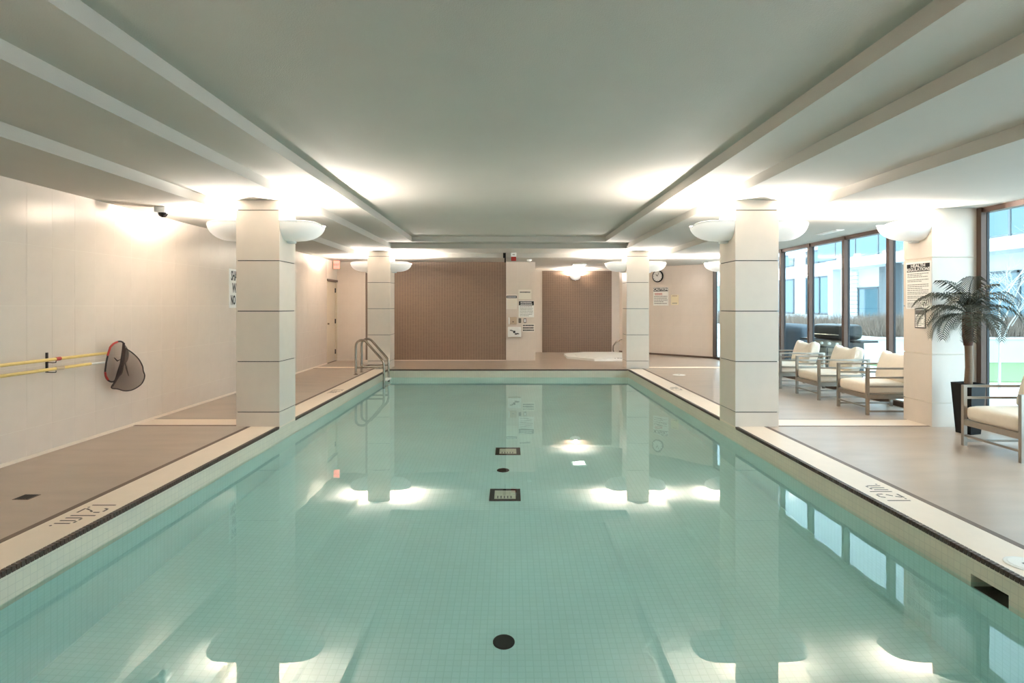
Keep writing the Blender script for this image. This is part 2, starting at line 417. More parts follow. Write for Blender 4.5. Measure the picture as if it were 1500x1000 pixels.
MB().box(PX0 - .3, PX1 + .3, PY0 - .3, PY0, ZU, -.02).build('waterline_band', M['poolwall_y'], pool, label=wlb)
MB().quad((PX0, PY0, ZW), (PX1, PY0, ZW), (PX1, PY1, ZW), (PX0, PY1, ZW)).build('water_surface', M['water'], pool, label='calm clear turquoise water')
# skimmer mouth with its flap
sk = MB().box(PX1 + .16, PX1 + .18, SK[0], SK[1], SK[2], SK[3]).box(PX1 + .01, PX1 + .16, SK[0], SK[1], SK[2], SK[2] + .004).build('skimmer_throat', M['brownline'], pool)
MB().quad((PX1, SK[0], ZW), (PX1 + .16, SK[0], ZW), (PX1 + .16, SK[1], ZW), (PX1, SK[1], ZW)).build('skimmer_water', M['water'], pool)
fl = MB().box(PX1 + .02, PX1 + .03, SK[0] + .06, SK[1] - .06, SK[3] - .012, SK[3]).build('skimmer_flap', M['poolwall_x'], sk)
# coping, brown outer line, dark ribbed nosing
def rib_strip(x, y0, y1, side):
    mb = MB(); g = .032
    mb.box(x - .028 if side < 0 else x, x if side < 0 else x + .028, y0, y1, -.03, -.0012)
    n = int((y1 - y0) / g)
    for k in range(n):
        ya = y0 + k * g
        if side < 0: mb.box(x - .03, x + .004, ya, ya + g * .78, -.03, .002)
        else: mb.box(x - .004, x + .03, ya, ya + g * .78, -.03, .002)
    return mb
for side, px in ((-1, PX0), (1, PX1)):
    for (ya, yb) in ((PY0 - COP, 6.98), (7.50, 13.45)):
        a, b = (px - COP, px - .03) if side < 0 else (px + .03, px + COP)
        cp = MB().box(a, b, ya, yb, -.1, 0).build('coping', M['cream'], pool, label='cream coping strip')
        o0, o1 = (px - COP - LINE, px - COP) if side < 0 else (px + COP, px + COP + LINE)
        MB().box(o0, o1, ya, yb, -.3, .001).build('border_line', M['brownline'], cp)
        s_ = rib_strip(px, max(ya, PY0), min(yb, PY1), side).build('ribbed_nosing', M['darkedge'], cp, label='dark ribbed edge tile'); s_['kind'] = 'stuff'
    # under and behind the columns
    a, b = (px - COP - LINE, px) if side < 0 else (px, px + COP + LINE)
    MB().box(a, b, 6.98, 7.50, -.02, -.0005).build('column_footing', M['cream'], pool)
cpf = MB().box(PX0, PX1, PY1 + .03, PY1 + .06, -.3, .0).build('coping', M['cream'], pool)
mb = MB().box(PX0, PX1, PY1, PY1 + .028, -.03, -.0012)
for k in range(int((PX1 - PX0) / .032)): mb.box(PX0 + k * .032, PX0 + k * .032 + .025, PY1 - .004, PY1 + .03, -.03, .002)
o = mb.build('ribbed_nosing', M['darkedge'], cpf); o['kind'] = 'stuff'
MB().box(PX0 - COP, PX1 + COP, PY0 - COP, PY0, -.3, 0).build('coping', M['cream'], pool)
MB().box(fx0, fx1, fy0, PY0 - COP, -.3, 0).build('border_line', M['brownline'], pool)

# depth marking "1.21m." as mosaic strokes, read from the deck
def depth_mark(xc, yc, side):
    S = []; h = .085; w = .0135
    def st(u0, v0, u1, v1): S.append((u0, v0, u1, v1))
    u = -.195; st(u, -h, u, h)                                        # 1
    u = -.155; st(u, -h, u + .008, -h + .012)                         # .
    u = -.125; st(u, .055, u + .012, h); st(u + .018, h, u + .062, h); st(u + .078, .07, u + .078, .028); st(u + .066, .01, u + .036, -.024)   # 2
    st(u + .026, -.036, u + .004, -.072); st(u, -h, u + .08, -h)
    u = .015; st(u, -h, u, h)                                         # 1
    u = .06; st(u, -h, u, .025); st(u + .012, .035, u + .04, .035); st(u + .05, .02, u + .05, -h); st(u + .062, .035, u + .088, .035); st(u + .1, .02, u + .1, -h)  # m
    u = .195; st(u, -h, u + .008, -h + .012)                          # .
    mb = MB()
    for (u0, v0, u1, v1) in S:
        d = Vector((u1 - u0, v1 - v0)); L = d.length; d.normalize(); n = Vector((-d.y, d.x)) * w / 2
        q = [Vector((u0, v0)) + n, Vector((u0, v0)) - n, Vector((u1, v1)) - n, Vector((u1, v1)) + n]
        P = [((p.y if side < 0 else -p.y), (-p.x if side < 0 else p.x)) for p in q]
        if side < 0: pass
        a2 = sum(P[i][0] * P[(i+1) % 4][1] - P[(i+1) % 4][0] * P[i][1] for i in range(4))
        if a2 < 0: P = P[::-1]
        mb.prism(P, 0, .0012)
    o = mb.build('depth_marking', M['darkedge'], pool, (xc, yc, .0003), label='dark mosaic depth marking')
for xc, yc, s in ((PX0 - .185, 4.03, -1), (PX1 + .185, 4.52, 1), (PX0 - .185, 9.86, -1), (PX1 + .185, 10.2, 1)): depth_mark(xc, yc, s)

# drains on the pool floor
def disc(name, x, y, r, m, label):
    o = MB(); o.lathe([(r, 0), (r, .006), (r * .9, .012)], 28); return o.build(name, m, pool, (x, y, ZB), label)
disc('main_drain', -.036, 3.82, .072, M['black'], 'round black drain cover')
disc('main_drain', -.074, 6.98, .074, M['black'], 'round black drain cover')
for x, y in ((-.045, 6.2), (-.018, 7.75)):
    fr = MB(); w_, d_ = .165, .165
    fr.box(-w_, -w_ * .68, -d_, d_, 0, .012).box(w_ * .68, w_, -d_, d_, 0, .012).box(-w_ * .68, w_ * .68, -d_, -d_ * .72, 0, .012).box(-w_ * .68, w_ * .68, d_ * .72, d_, 0, .012)
    f = fr.build('drain_frame', M['black'], pool, (x, y, ZB), 'black square drain frame')
    MB().box(-w_ * .68, w_ * .68, -d_ * .72, d_ * .72, 0, .008).build('drain_grate', M['poolwall_y'], f)
    g = MB()
    for k in range(5): g.box(-w_ * .5 + k * .035, -w_ * .5 + k * .035 + .012, -d_ * .6, -d_ * .2, .008, .010)
    g.build('drain_slots', M['greyink'], f)

# ------------------------------------------------------------------ columns
def column(x0, y0, label, rows=(0, .174, .781, 1.388, 1.995, 2.602, Z2), w=CW, dpt=CW, jm='joint', name='column'):
    c = thing(name, label, 'column', (x0, y0, 0))
    MB().box(.012, w - .012, .012, dpt - .012, 0, rows[-1]).build('core', M[jm], c)
    g = .005
    for k, (a, b) in enumerate(zip(rows[:-1], rows[1:])):
        za, zb = a + (g if k else 0), b - (g if k < len(rows) - 2 else 0)
        MB().box(0, w, 0, .012, za, zb).build('panel', M['panel'], c)
        MB().box(0, w, dpt - .012, dpt, za, zb).build('panel', M['panel'], c)
        MB().box(0, .012, .012, dpt - .012, za, zb).build('panel', M['panel'], c)
        MB().box(w - .012, w, .012, dpt - .012, za, zb).build('panel', M['panel'], c)
    return c
column(PX0 - CW, COLY[0], 'square panelled column on the left pool edge, nearest the camera')
column(PX1, COLY[0], 'square panelled column on the right pool edge, nearest the camera')
column(PX0 - CW, COLY[1], 'square panelled column at the far left corner of the pool beside the ladder')
column(PX1, COLY[1], 'square panelled column at the far right corner of the pool beside the hot tub')
column(PX0 - CW, .45, 'square panelled column on the left pool edge beside the camera, added out of view to carry lamps')  # unseen column pair, added to hold lamps that light the near ceiling
column(PX1, .45, 'square panelled column on the right pool edge beside the camera, added out of view to carry lamps')
wr = (0, .287, .869, 1.451, 2.033, Z1)
column(5.07, 6.96, 'beige pillar at the windows carrying the health regulations sign, behind the palm', wr, .55, .5, 'grout', 'pillar')
column(5.07, 13.45, 'beige pillar at the far windows, mostly hidden behind the near right column', wr, .55, .5, 'grout', 'pillar')

# ------------------------------------------------------------------ sconces
def sconce(x, y, rz, label, power=SCONCE_W, zr=2.48, a=.45, b=.26, h=.225, group='white bowl wall sconces'):
    s = thing('wall_sconce', label, 'sconce', (x, y, zr), rz, group)
    mb = MB(); nu, nv = 28, 10
    def surf(a_, b_, h_):
        rows = []
        for j in range(nv + 1):
            ph = j / nv * R(88); rr = math.cos(ph) ** .7; zz = -h_ * math.sin(ph) ** 1.05; row = []
            for i in range(nu + 1):
                t = math.pi * i / nu; sx, cx = abs(math.sin(t)) ** .72, abs(math.cos(t)) ** .72 * (1 if math.cos(t) > 0 else -1)
                dip = -.05 * max(0, (sx - .55) / .45) ** 1.5 * (1 - abs(cx)) * (1 - j / nv)
                row.append((a_ * rr * sx, -b_ * rr * cx, zz + dip * a_ / .45))
            rows.append(row)
        return rows
    o_ = surf(a, b, h)
    mb.grid([r[::-1] for r in o_]); mb.smooth = True
    mb.build('bowl', M['bowl'], s)
    MB().tube([(p[0], p[1], p[2] - .003) for p in o_[0]], .007, 8).build('rim', M['white'], s)
    MB().rbox((.02, .2 * a, .2 * a), .012, 4, c=(.02, 0, -.5 * h)).build('back_plate', M['white'], s)
    MB().rbox((.11 * a, .1 * a, .05 * a), .03 * a, 4, c=(.11 * a, 0, -h - .004)).build('foot', M['white'], s)
    MB().lathe([(.012, 0), (.03, .02), (.035, .045), (.024, .07), (.008, .08)], 12, (a * .38, 0, -h * .75)).build('bulb', M['bulb'], s)
    if power > 0:
        l = bpy.data.lights.new('sconce_light', 'POINT'); l.energy = power; l.color = LAMP_COL; l.shadow_soft_size = .05
        lo = bpy.data.objects.new('sconce_light', l); C.objects.link(lo); lo.parent = s; lo.location = (a * .64, 0, -.045 * a / .45)
    return s
cm = CW / 2
for k, yy in enumerate(COLY + (.45,)):
    w_ = ('near', 'far', 'added unseen')[k]; pw = SCONCE_W * (.5 if k == 2 else 1)  # third set: lamps added out of view to brighten the near ceiling
    sconce(PX0 - CW, yy + cm, math.pi, 'white bowl sconce on the wall side of the %s left column' % w_, pw)
    sconce(PX0, yy + cm, 0, 'white bowl sconce on the pool side of the %s left column' % w_, pw)
    sconce(PX1, yy + cm, math.pi, 'white bowl sconce on the pool side of the %s right column' % w_, pw)
    sconce(PX1 + CW, yy + cm, 0, 'white bowl sconce on the window side of the %s right column' % w_, pw)
sconce(5.07, 7.21, math.pi, 'white bowl sconce on the pillar above the health regulations sign')
sconce(5.07, 13.7, math.pi, 'white bowl sconce on the far window pillar, half hidden by the near right column')
sconce(2.07, YB2 - .01, -math.pi / 2, 'small white sconce on the brown mosaic wall above the hot tub', SCONCE_W * .7, 2.40, .2, .17, .14)

# ------------------------------------------------------------------ armchairs
def make_chair():
    c = thing('armchair', 'x', 'armchair', (0, 0, 0), 0, 'metal framed armchairs along the windows')
    t = .018; W, D = .68, .76
    leg = MB().box(-t, t, -t, t, 0, .63).mesh('leg', M['chairmetal'])
    for x in (0, D):
        for y in (0, W): link('leg', leg, c, (x, y, 0))
    arm = MB().box(t, D - t, -t, t, -.012, .012).mesh('arm_rail', M['chairmetal'])
    thin = MB().box(t, D - t, -.010, .010, -.012, .012).mesh('side_rail', M['chairmetal'])
    apron = MB().box(t, D - t, -.014, .014, -.03, .03).mesh('seat_rail', M['chairmetal'])
    for y in (0, W):
        link('arm_rail', arm, c, (0, y, .618)); link('side_rail', thin, c, (0, y, .497)); link('side_rail', thin, c, (0, y, .378))
        link('seat_rail', apron, c, (0, y, .245)); link('stretcher', thin, c, (0, y, .05))
    fr = MB().box(-.014, .014, t, W - t, -.03, .03).mesh('seat_rail', M['chairmetal'])
    lo = MB().box(-.010, .010, t, W - t, -.010, .010).mesh('stretcher', M['chairmetal'])
    for x in (0, D): link('seat_rail', fr, c, (x, 0, .245)); link('stretcher', lo, c, (x, 0, .105))
    for z in (.40, .50, .60): link('back_slat', lo, c, (D, 0, z))
    MB().rbox((.355, .318, .075), .05, 10, (0, 0, .02), (.345, W / 2, .345)).build('seat_cushion', M['cushion'], c, label='thick cream seat cushion')
    rot = Matrix.Rotation(R(16), 3, 'Y')
    bc = MB().rbox((.075, .325, .215), .055, 12, (.055, -.02, -.03), (.615, W / 2, .605), rot)
    # slumped top edge with raised corners
    vv = []
    for (x, y, z) in bc.v:
        u = (y - W / 2) / .325; k = max(0, (z - .62) / .2)
        vv.append((x - .01 * k * math.sin(u * 5), y, z - .03 * k * (1 - u * u) + .012 * k * math.sin(u * 7 + 1)))
    bc.v = vv
    bc.build('back_cushion', M['cushion'], c, label='loose cream back cushion')
    return c
ch = make_chair()
spots = [(4.735, 5.36, 'cream cushioned metal armchair nearest the camera, in front of the potted palm'),
         (4.765, 7.72, 'cream cushioned metal armchair half hidden by the pillar with the sign'),
         (4.765, 8.93, 'cream cushioned metal armchair in the middle of the row of three by the windows'),
         (4.765, 10.2, 'cream cushioned metal armchair farthest away, partly behind the near right column')]
for i, (x, y, lab) in enumerate(spots):
    o = ch if i == 0 else copy_tree(ch)
    o.location = (x, y, 0); o['label'] = lab

# ------------------------------------------------------------------ potted palm
palm = thing('potted_palm', 'small palm tree in a tall tapered black planter in front of the pillar', 'plant', (5.235, 6.62, 0))
def tap(hb, ht, z0, z1, m, name, parent, rz=R(18)):
    mb = MB(); rows = []
    for hh, z in ((hb, z0), (ht, z1)):
        rows.append([(math.cos(rz) * sx * hh - math.sin(rz) * sy * hh, math.sin(rz) * sx * hh + math.cos(rz) * sy * hh, z) for sx, sy in ((-1,-1),(1,-1),(1,1),(-1,1))])
    mb.grid(rows, True); mb.fan(rows[0][::-1]); return mb, rows
mb, rows = tap(.082, .115, 0, .575, None, '', None)
ins = [tuple(Vector(p) * .9 + Vector((0, 0, p[2] * .1))) for p in rows[1]]; low = [(p[0], p[1], p[2] - .05) for p in ins]
mb.grid([rows[1], ins, low], True)
pot = mb.build('planter', M['black'], palm, label='glossy black tapered square planter')
MB().fan([(p[0], p[1], .54) for p in ins]).build('soil', M['soil'], pot)
tp = [(0, 0, .52), (.01, 0, .75), (.004, 0, .95), (-.004, 0, 1.08)]
MB().tube(tp, [.042, .037, .036, .038], 12).build('trunk', M['trunk'], palm)
fb = MB(); fb.tube([(0, 0, 1.0), (-.004, 0, 1.10), (-.006, 0, 1.25), (-.006, 0, 1.38)], [.042, .054, .052, .05], 12)
for k in range(90):
    a = random.uniform(0, 2 * math.pi); z = random.uniform(1.02, 1.34); r = .05
    p = Vector((math.cos(a) * r, math.sin(a) * r, z)); q = p + Vector((math.cos(a) * .035, math.sin(a) * .035, .03)); w = Vector((-math.sin(a), math.cos(a), 0)) * .012
    i = len(fb.v); fb.v += [tuple(p + w), tuple(p - w), tuple(q)]; fb.f.append((i, i+1, i+2))
fb.build('fibre_sheath', M['fibre'], palm, label='shaggy brown fibre below the crown')
def frond_mesh(a0, L, droop, seed):
    rnd = random.Random(seed); mb = MB(); n = 22; P = []; a = a0; p = Vector((0, 0, 0))
    for k in range(n + 1):
        P.append(p.copy()); t = k / n
        a = a0 - droop * t ** 1.25
        p = p + Vector((math.cos(a), 0, math.sin(a))) * L / n
    mb.tube(P, [.008 * (1 - .8 * k / n) for k in range(n + 1)], 5)
    for k in range(3, n + 1):
        t = k / n; ll = (.06 + .18 * math.sin(math.pi * min(1, t * .85 + .12))) * rnd.uniform(.9, 1.1)
        tg = (P[min(k+1, n)] - P[k-1]).normalized()
        for sd in (-1, 1):
            for sub in (0,):
                p0 = P[k] - tg * (L / n) * sub
                side = Vector((0, sd, 0)); out = (side * .8 + tg * .78 + Vector((0, 0, .12))).normalized()
                p1 = p0 + out * ll * .5; p2 = p1 + (out * .7 + Vector((0, 0, -.8))).normalized() * ll * .5
                w = tg * .0062
                i = len(mb.v); mb.v += [tuple(p0 - w), tuple(p0 + w), tuple(p1 + w * 1.1), tuple(p1 - w * 1.1), tuple(p2)]
                mb.f += [(i, i+1, i+2, i+3), (i+3, i+2, i+4)]
    mb.smooth = False
    return mb.mesh('frond', M['frond'])
kinds = [frond_mesh(R(84), .50, R(80), 1), frond_mesh(R(60), .62, R(118), 2), frond_mesh(R(36), .64, R(118), 3), frond_mesh(R(10), .56, R(104), 4)]
na = 0
for kd, cnt, off in ((0, 5, .3), (1, 8, 0), (2, 10, .2), (3, 9, .05)):
    for k in range(cnt):
        o = link('frond', kinds[kd], palm, (-.006, 0, 1.385 - .012 * kd)); th = off + 2 * math.pi * k / cnt + random.uniform(-.18, .18); o.rotation_euler = (0, 0, th); s = min(random.uniform(.92, 1.08), .30 / max(.01, .5 * math.cos(th)), .31 / max(.01, .5 * math.sin(th))); o.scale = (s, s, s)

# ------------------------------------------------------------------ pool ladder
lad = thing('pool_ladder', 'stainless steel pool ladder at the far left corner of the pool', 'ladder', (-3.24, 12.25, 0))
for k, y in enumerate((0, .48)):
    pts = [(0, y, 0), (0, y, .58)]
    for j in range(1, 10):
        a = math.pi - j / 9 * R(135); pts.append((.13 + .13 * math.cos(a), y, .60 + .13 * math.sin(a)))
    pts += [(.54, y, .33), (.575, y, .28), (.59, y, .22), (.595, y, .1), (.595, y, -.95)]
    MB().tube(pts, .025, 12).build('rail', M['steel'], lad)
    MB().tube([(0, y, .155), (.595, y, .155)], .017, 10).build('cross_bar', M['steel'], lad)
    MB().lathe([(.045, 0), (.045, .008), (.03, .016)], 16, (0, y, 0)).build('anchor_flange', M['steel'], lad)
for z in (-.13, -.42, -.70):
    MB().rbox((.06, .235, .014), .008, 4, c=(.60, .24, z)).build('step', M['plastic'], lad, label='white ladder step')

# ------------------------------------------------------------------ leaf net and poles on the left wall
XP = XL + .075
pole1 = thing('reaching_pole', 'upper of the two yellow poles hung along the left wall', 'pole', (XP, 5.0, .925), 0, 'yellow poles on the left wall')
MB().tube([(0, -1.9, 0), (0, 1.5, 0)], .016, 10).build('shaft', M['yellow'], pole1)
MB().tube([(0, .74, 0), (0, .80, 0)], .0185, 10).build('collar', M['redink'], pole1)
net = thing('leaf_skimmer_net', 'brown black leaf skimmer net on the lower yellow pole on the left wall', 'pool net', (XP, 5.0, .83), 0, 'yellow poles on the left wall')
MB().tube([(0, -1.9, 0), (0, 1.22, 0)], .016, 10).build('shaft', M['yellow'], net)
MB().tube([(0, 1.2, 0), (.01, 1.46, -.004)], .012, 10).build('handle_socket', M['plastic'], net)
MB().tube([(0, .74, 0), (0, .84, 0)], .019, 10).build('collar', M['beige'], net)
for y in (5.72, 3.9):
    hk = thing('pole_hook', 'dark wall hook carrying the yellow poles' + (' at mid length' if y > 5 else ' near the camera'), 'hook', (XL, y, .87))
    MB().box(0, .012, -.011, .011, -.075, .12).build('back_strip', M['netcord'], hk)
    for z in (.035, -.062):
        MB().tube([(.0, 0, z - .01), (.06, 0, z - .014), (.095, 0, z - .012), (.098, 0, z + .004)], .004, 8).build('peg', M['netcord'], hk)
def wp(px, py, X=XP + .03):   # point of the zoomed outline (10/110 px per unit) taken onto the plane beside the wall
    ix, iy = 140 + px / 9.09, 480 + py / 9.09
    d = -X * 850 / (746 - ix); return Vector((X, d, H + (448 - iy) / 850 * d)) - Vector((XP, 5.0, .83))
def smooth_loop(P, n=4):
    out = []
    for k in range(len(P)):
        p0, p1, p2, p3 = P[k-1], P[k], P[(k+1) % len(P)], P[(k+2) % len(P)]
        for j in range(n):
            t = j / n
            out.append(.5 * ((2 * p1) + (p2 - p0) * t + (2*p0 - 5*p1 + 4*p2 - p3) * t*t + (3*p1 - p0 - 3*p2 + p3) * t**3))
    return out
hoop = smooth_loop([wp(*q) for q in ((330,180),(255,200),(200,250),(165,360),(140,480),(128,620),(170,700),(240,715),(300,640),(350,500),(375,340),(380,220))])
bag = smooth_loop([wp(*q) for q in ((385,285),(450,305),(515,355),(580,425),(625,510),(635,570),(655,640),(630,720),(580,775),(490,825),(390,838),(300,815),(210,795),(270,700),(330,590),(360,440))])
def sheet(loop, bulge, seed):
    c = sum(loop, Vector()) / len(loop); rows = []; rnd = random.Random(seed); ph = rnd.uniform(0, 6)
    for k in range(9):
        t = k / 8; rr = []
        for j, p in enumerate(loop):
            a = 2 * math.pi * j / len(loop)
            q = p.lerp(c, t); q.x += bulge * (1 - (1 - t) ** 2) + .018 * math.sin(a * 3 + ph + 5 * t) * (1 - t) * t * 4
            rr.append(q)
        rows.append(rr)
    mb = MB(); mb.grid(rows, True); mb.smooth = True; return mb
sheet(hoop, .12, 3).build('net_bag', M['net'], net, label='sheer dark mesh')
sheet(bag, .10, 5).build('net_bag', M['net'], net, label='sheer dark mesh')
sheet(bag, .0, 8).build('net_bag', M['net'], net, label='sheer dark mesh')
MB().tube(hoop + hoop[:2], .009, 8, False).build('hoop', M['netcord'], net)
MB().tube(bag + bag[:2], .007, 8, False).build('hem', M['netcord'], net)
MB().tube([wp(290, 188, XP + .05), wp(240, 210, XP + .05), wp(195, 258, XP + .05), wp(160, 370, XP + .05)], .011, 8).build('trim', M['red'], net, label='red edging')
MB().tube([wp(128, 590, XP + .05), wp(135, 640, XP + .05), wp(165, 690, XP + .05)], .011, 8).build('trim', M['red'], net, label='red edging')
for q, r in ((((375,200),(372,330),(350,470),(320,600),(225,780)), .02), (((395,290),(360,420),(300,600),(250,740)), .014), (((385,420),(410,540),(440,640)), .008), (((250,400),(290,440),(330,420)), .007)):
    MB().tube([wp(*p, X=XP + .07) for p in q], [r * .6] + [r] * (len(q) - 2) + [r * .4], 8).build('gathered_fold', M['netcord'], net)

# ------------------------------------------------------------------ signs and wall fittings
def sign(name, label, cat, loc, rz, w, h, m='paper', group=None):
    s = thing(name, label, cat, loc, rz, group)
    MB().box(-w/2, w/2, -.006, 0, -h/2, h/2).build('board', M[m], s)
    return s
def flat(parent, name, m, x0, x1, z0, z1, dep=.0075): return MB().box(x0, x1, -dep, -.006, z0, z1).build(name, M[m], parent)
def letters(parent, txt, size, x, z, m, bold=.0, align='CENTER', sx=1.0, dep=.0075, name='lettering'):
    o = link(name, text_mesh(name, txt, size, M[m], .0008, bold, align, sx), parent, (x, -dep, z)); o.rotation_euler = (R(90), 0, 0); return o
def lines(parent, m, x0, x1, ztop, zbot, n, hgt, seed=0, name='text_lines'):
    rnd = random.Random(seed); mb = MB()
    for k in range(n):
        z = ztop - (ztop - zbot) * k / max(1, n - 1); x = x0; xe = x0 + (x1 - x0) * rnd.choice((1, 1, .95, .7))
        while x < xe - .005:
            w = rnd.uniform(.02, .06) * (x1 - x0) / .4
            mb.box(x, min(x + w, xe), -.0075, -.006, z - hgt/2, z + hgt/2); x += w + .008 * (x1 - x0) / .4
    return mb.build(name, M[m], parent)
# health regulations on the window pillar (faces -x)
rzl = R(-90)
s = sign('health_regulations_sign', 'white health regulations sign with black header on the window pillar', 'sign', (5.068, 7.185, 1.705), rzl, .44, .585)
flat(s, 'header', 'ink', -.2, .2, .17, .268)
letters(s, 'HEALTH', .055, 0, .242, 'paper', .0012, sx=1.25, dep=.0085); letters(s, 'REGULATIONS', .055, 0, .196, 'paper', .0012, sx=1.15, dep=.0085)
for a, b, n, sd in ((.145, .105, 3, 1), (.07, .05, 2, 2), (.01, -.06, 4, 3), (-.085, -.105, 2, 4), (-.135, -.155, 2, 5), (-.185, -.185, 1, 6), (-.22, -.265, 3, 7)): lines(s, 'greyink', -.19, .18, a, b, n, .007, sd)
s = sign('framed_notice', 'small grey framed notice below the health regulations sign', 'sign', (5.068, 7.15, 1.30), rzl, .19, .25, 'greyink')
flat(s, 'sheet', 'paper', -.08, .08, -.11, .11, .0085)
o = MB().box(-.075, .075, -.0095, -.008, .045, .10).build('picture', M['greyink'], s)
o = lines(s, 'greyink', -.07, .07, .02, -.09, 6, .006, 9); o.location.y = -.002
# no diving sign on the left wall (faces +x)
s = sign('no_diving_sign', 'white sign with tall black letters on the left wall behind the near column', 'sign', (XL + .0, 9.76, 1.74), R(90), .62, .64)
letters(s, 'SHALLOW', .215, 0, .20, 'ink', .006, sx=.50); letters(s, 'WATER', .215, .0, 0, 'ink', .006, sx=.58); letters(s, 'NO DIVING', .215, 0, -.20, 'ink', .006, sx=.47)
# signs and fittings on the narrow wall between the two brown panels (d = 15.4)
def at(px, py, d=YB - .001): return ((px - 746) / 850 * d, d, H + (448 - py) / 850 * d)
k = YB / 850
s = sign('warning_notice', 'pale notice with black header bar beside the large brown panel', 'sign', at(749.5, 442), 0, 16 * k, 21 * k, 'palepaper')
flat(s, 'header', 'ink', -7.6 * k, 7.6 * k, 5.5 * k, 9 * k); lines(s, 'paper', -6.5 * k, 6.5 * k, 7.2 * k, 7.2 * k, 1, .02, 3, 'header_text').location.y = -.002
lines(s, 'yellowpaper', -6 * k, 6 * k, 2 * k, -8 * k, 5, .008, 4)
s = sign('upper_notice', 'white notice with one line of black text, topmost on the narrow wall', 'sign', at(769, 431), 0, 19 * k, 14 * k, 'palepaper')
lines(s, 'ink', -7.5 * k, 7.5 * k, 3.2 * k, 3.2 * k, 1, .028, 8)
s = sign('pool_rules_sign', 'white sign with black two line header and dense print on the narrow wall', 'sign', at(771, 452.5), 0, 22.5 * k, 24 * k)
flat(s, 'header', 'ink', -11 * k, 11 * k, 5.5 * k, 11.5 * k)
for z in (9.8, 7.2): lines(s, 'paper', -8.5 * k, 8.5 * k, z * k, z * k, 1, .024, int(z * 10), 'header_text').location.y = -.002
lines(s, 'greyink', -9.5 * k, 9.5 * k, 3.5 * k, -10 * k, 7, .012, 5)
s = sign('hygiene_notice', 'small white notice with three lines of bold black print above the baby station wall', 'sign', at(774, 480), 0, 18 * k, 12 * k, 'palepaper')
s['label'] = 'small white notice with three lines of bold black print beside the white cabinet'
lines(s, 'ink', -8 * k, 8 * k, 3.5 * k, -3.5 * k, 3, .035, 6)
ph = thing('wall_telephone', 'beige metal emergency telephone box on the narrow wall', 'telephone', at(751.5, 469.5))
MB().rbox((5.5 * k, .05, 5.5 * k), .012, 4, c=(0, -.05, 0)).build('housing', M['beige'], ph)
MB().rbox((1.1 * k, .03, 5.0 * k), .01, 4, c=(-5.8 * k, -.09, 0)).build('handset', M['plastic'], ph)
MB().box(-1 * k, 1.2 * k, -.104, -.1, -2 * k, -.9 * k).build('button', M['ink'], ph)
for px, lab in ((761.5, 'dark switch plate beside the beige telephone'), (769, 'pale switch plate with dark outline, right of the dark one')):
    s = thing('switch_plate', lab, 'switch', at(px, 469.5))
    MB().rbox((1.9 * k, .006, 3.4 * k), .004, 3, c=(0, -.006, 0)).build('plate', M['greyink'], s)
    MB().rbox((1.1 * k, .004, 2.4 * k), .003, 3, c=(0, -.013, 0)).build('rocker', M['steel'] if px < 765 else M['paper'], s)
s = thing('first_aid_cabinet', 'white wall cabinet with black printed marks below the telephone', 'cabinet', at(753.5, 486))
MB().rbox((9.8 * k, .05, 7.6 * k), .02, 5, c=(0, -.05, 0)).build('case', M['plastic'], s)
mk = MB()
for x, z, w, h in ((-.3, .3, 1.6, 1.6), (-5, 2.6, 1.6, .6), (-3, 1.8, 1, .6), (3.2, -2, 2.6, .5), (5, -2.6, 2, .5), (2, -3.2, 1.6, .5)):
    mk.box((x - w) * k, (x + w) * k, -.1015, -.099, (z - h) * k, (z + h) * k)
mk.build('printed_marks', M['ink'], s)
MB().box(-9 * k, 9 * k, -.085, -.01, -8.4 * k, -7.5 * k).build('hinge_rail', M['beige'], s)
# dark bracket and alarm above the wall
b_ = thing('ceiling_bracket', 'small black bracket under the ceiling at the top right corner of the large brown panel', 'bracket', (-.115, 13.93, Z2))
MB().box(-.033, .033, -.02, .06, -.12, 0).build('plate', M['black'], b_); MB().box(.0, .033, -.02, .06, -.23, -.12).build('tail', M['black'], b_)
al = thing('fire_alarm_strobe', 'red and white fire alarm strobe hanging from the ceiling above the signs', 'fire alarm', (.105, 13.85, Z2))
MB().rbox((.065, .035, .05), .012, 4, c=(0, 0, -.05)).build('strobe', M['white'], al)
MB().rbox((.06, .035, .05), .012, 4, c=(0, 0, -.148)).build('sounder', M['red'], al)
MB().box(-.03, .03, -.038, -.034, -.06, -.045).build('marking', M['ink'], al)
sd_ = thing('smoke_detector', 'small white smoke detector on the ceiling edge right of the fire alarm', 'smoke detector', (.50, 14.6, Z1))
MB().lathe([(.03, -.05), (.055, -.035), (.06, -.012), (.065, 0)], 20).build('housing', M['white'], sd_); MB().lathe([(.012, -.058), (.014, -.048)], 10).build('sensor', M['greyink'], sd_)
# ceiling lamp in the alcove
cl = thing('ceiling_light', 'flat square ceiling light above the hot tub', 'light', (1.95, 16.2, Z1))
MB().box(-.2, .2, -.2, .2, -.03, 0).build('frame', M['white'], cl); MB().box(-.16, .16, -.16, .16, -.036, -.03).build('diffuser', M['lens'], cl)
# slot lights/vents near the glazing
for (x, y, lab) in ((5.05, 9.15, 'white slot vent in the ceiling by the windows, nearer of two'), (5.05, 11.6, 'white slot vent in the ceiling by the windows, farther of two')):
    v = thing('ceiling_vent', lab, 'vent', (x, y, Z1), 0, 'ceiling vents by the windows')
    MB().box(-.06, .06, -.3, .3, -.012, 0).build('frame', M['white'], v)
    for j in range(3): MB().box(-.04 + .03 * j, -.022 + .03 * j, -.27, .27, -.018, -.012).build('slat', M['plastic'], v)
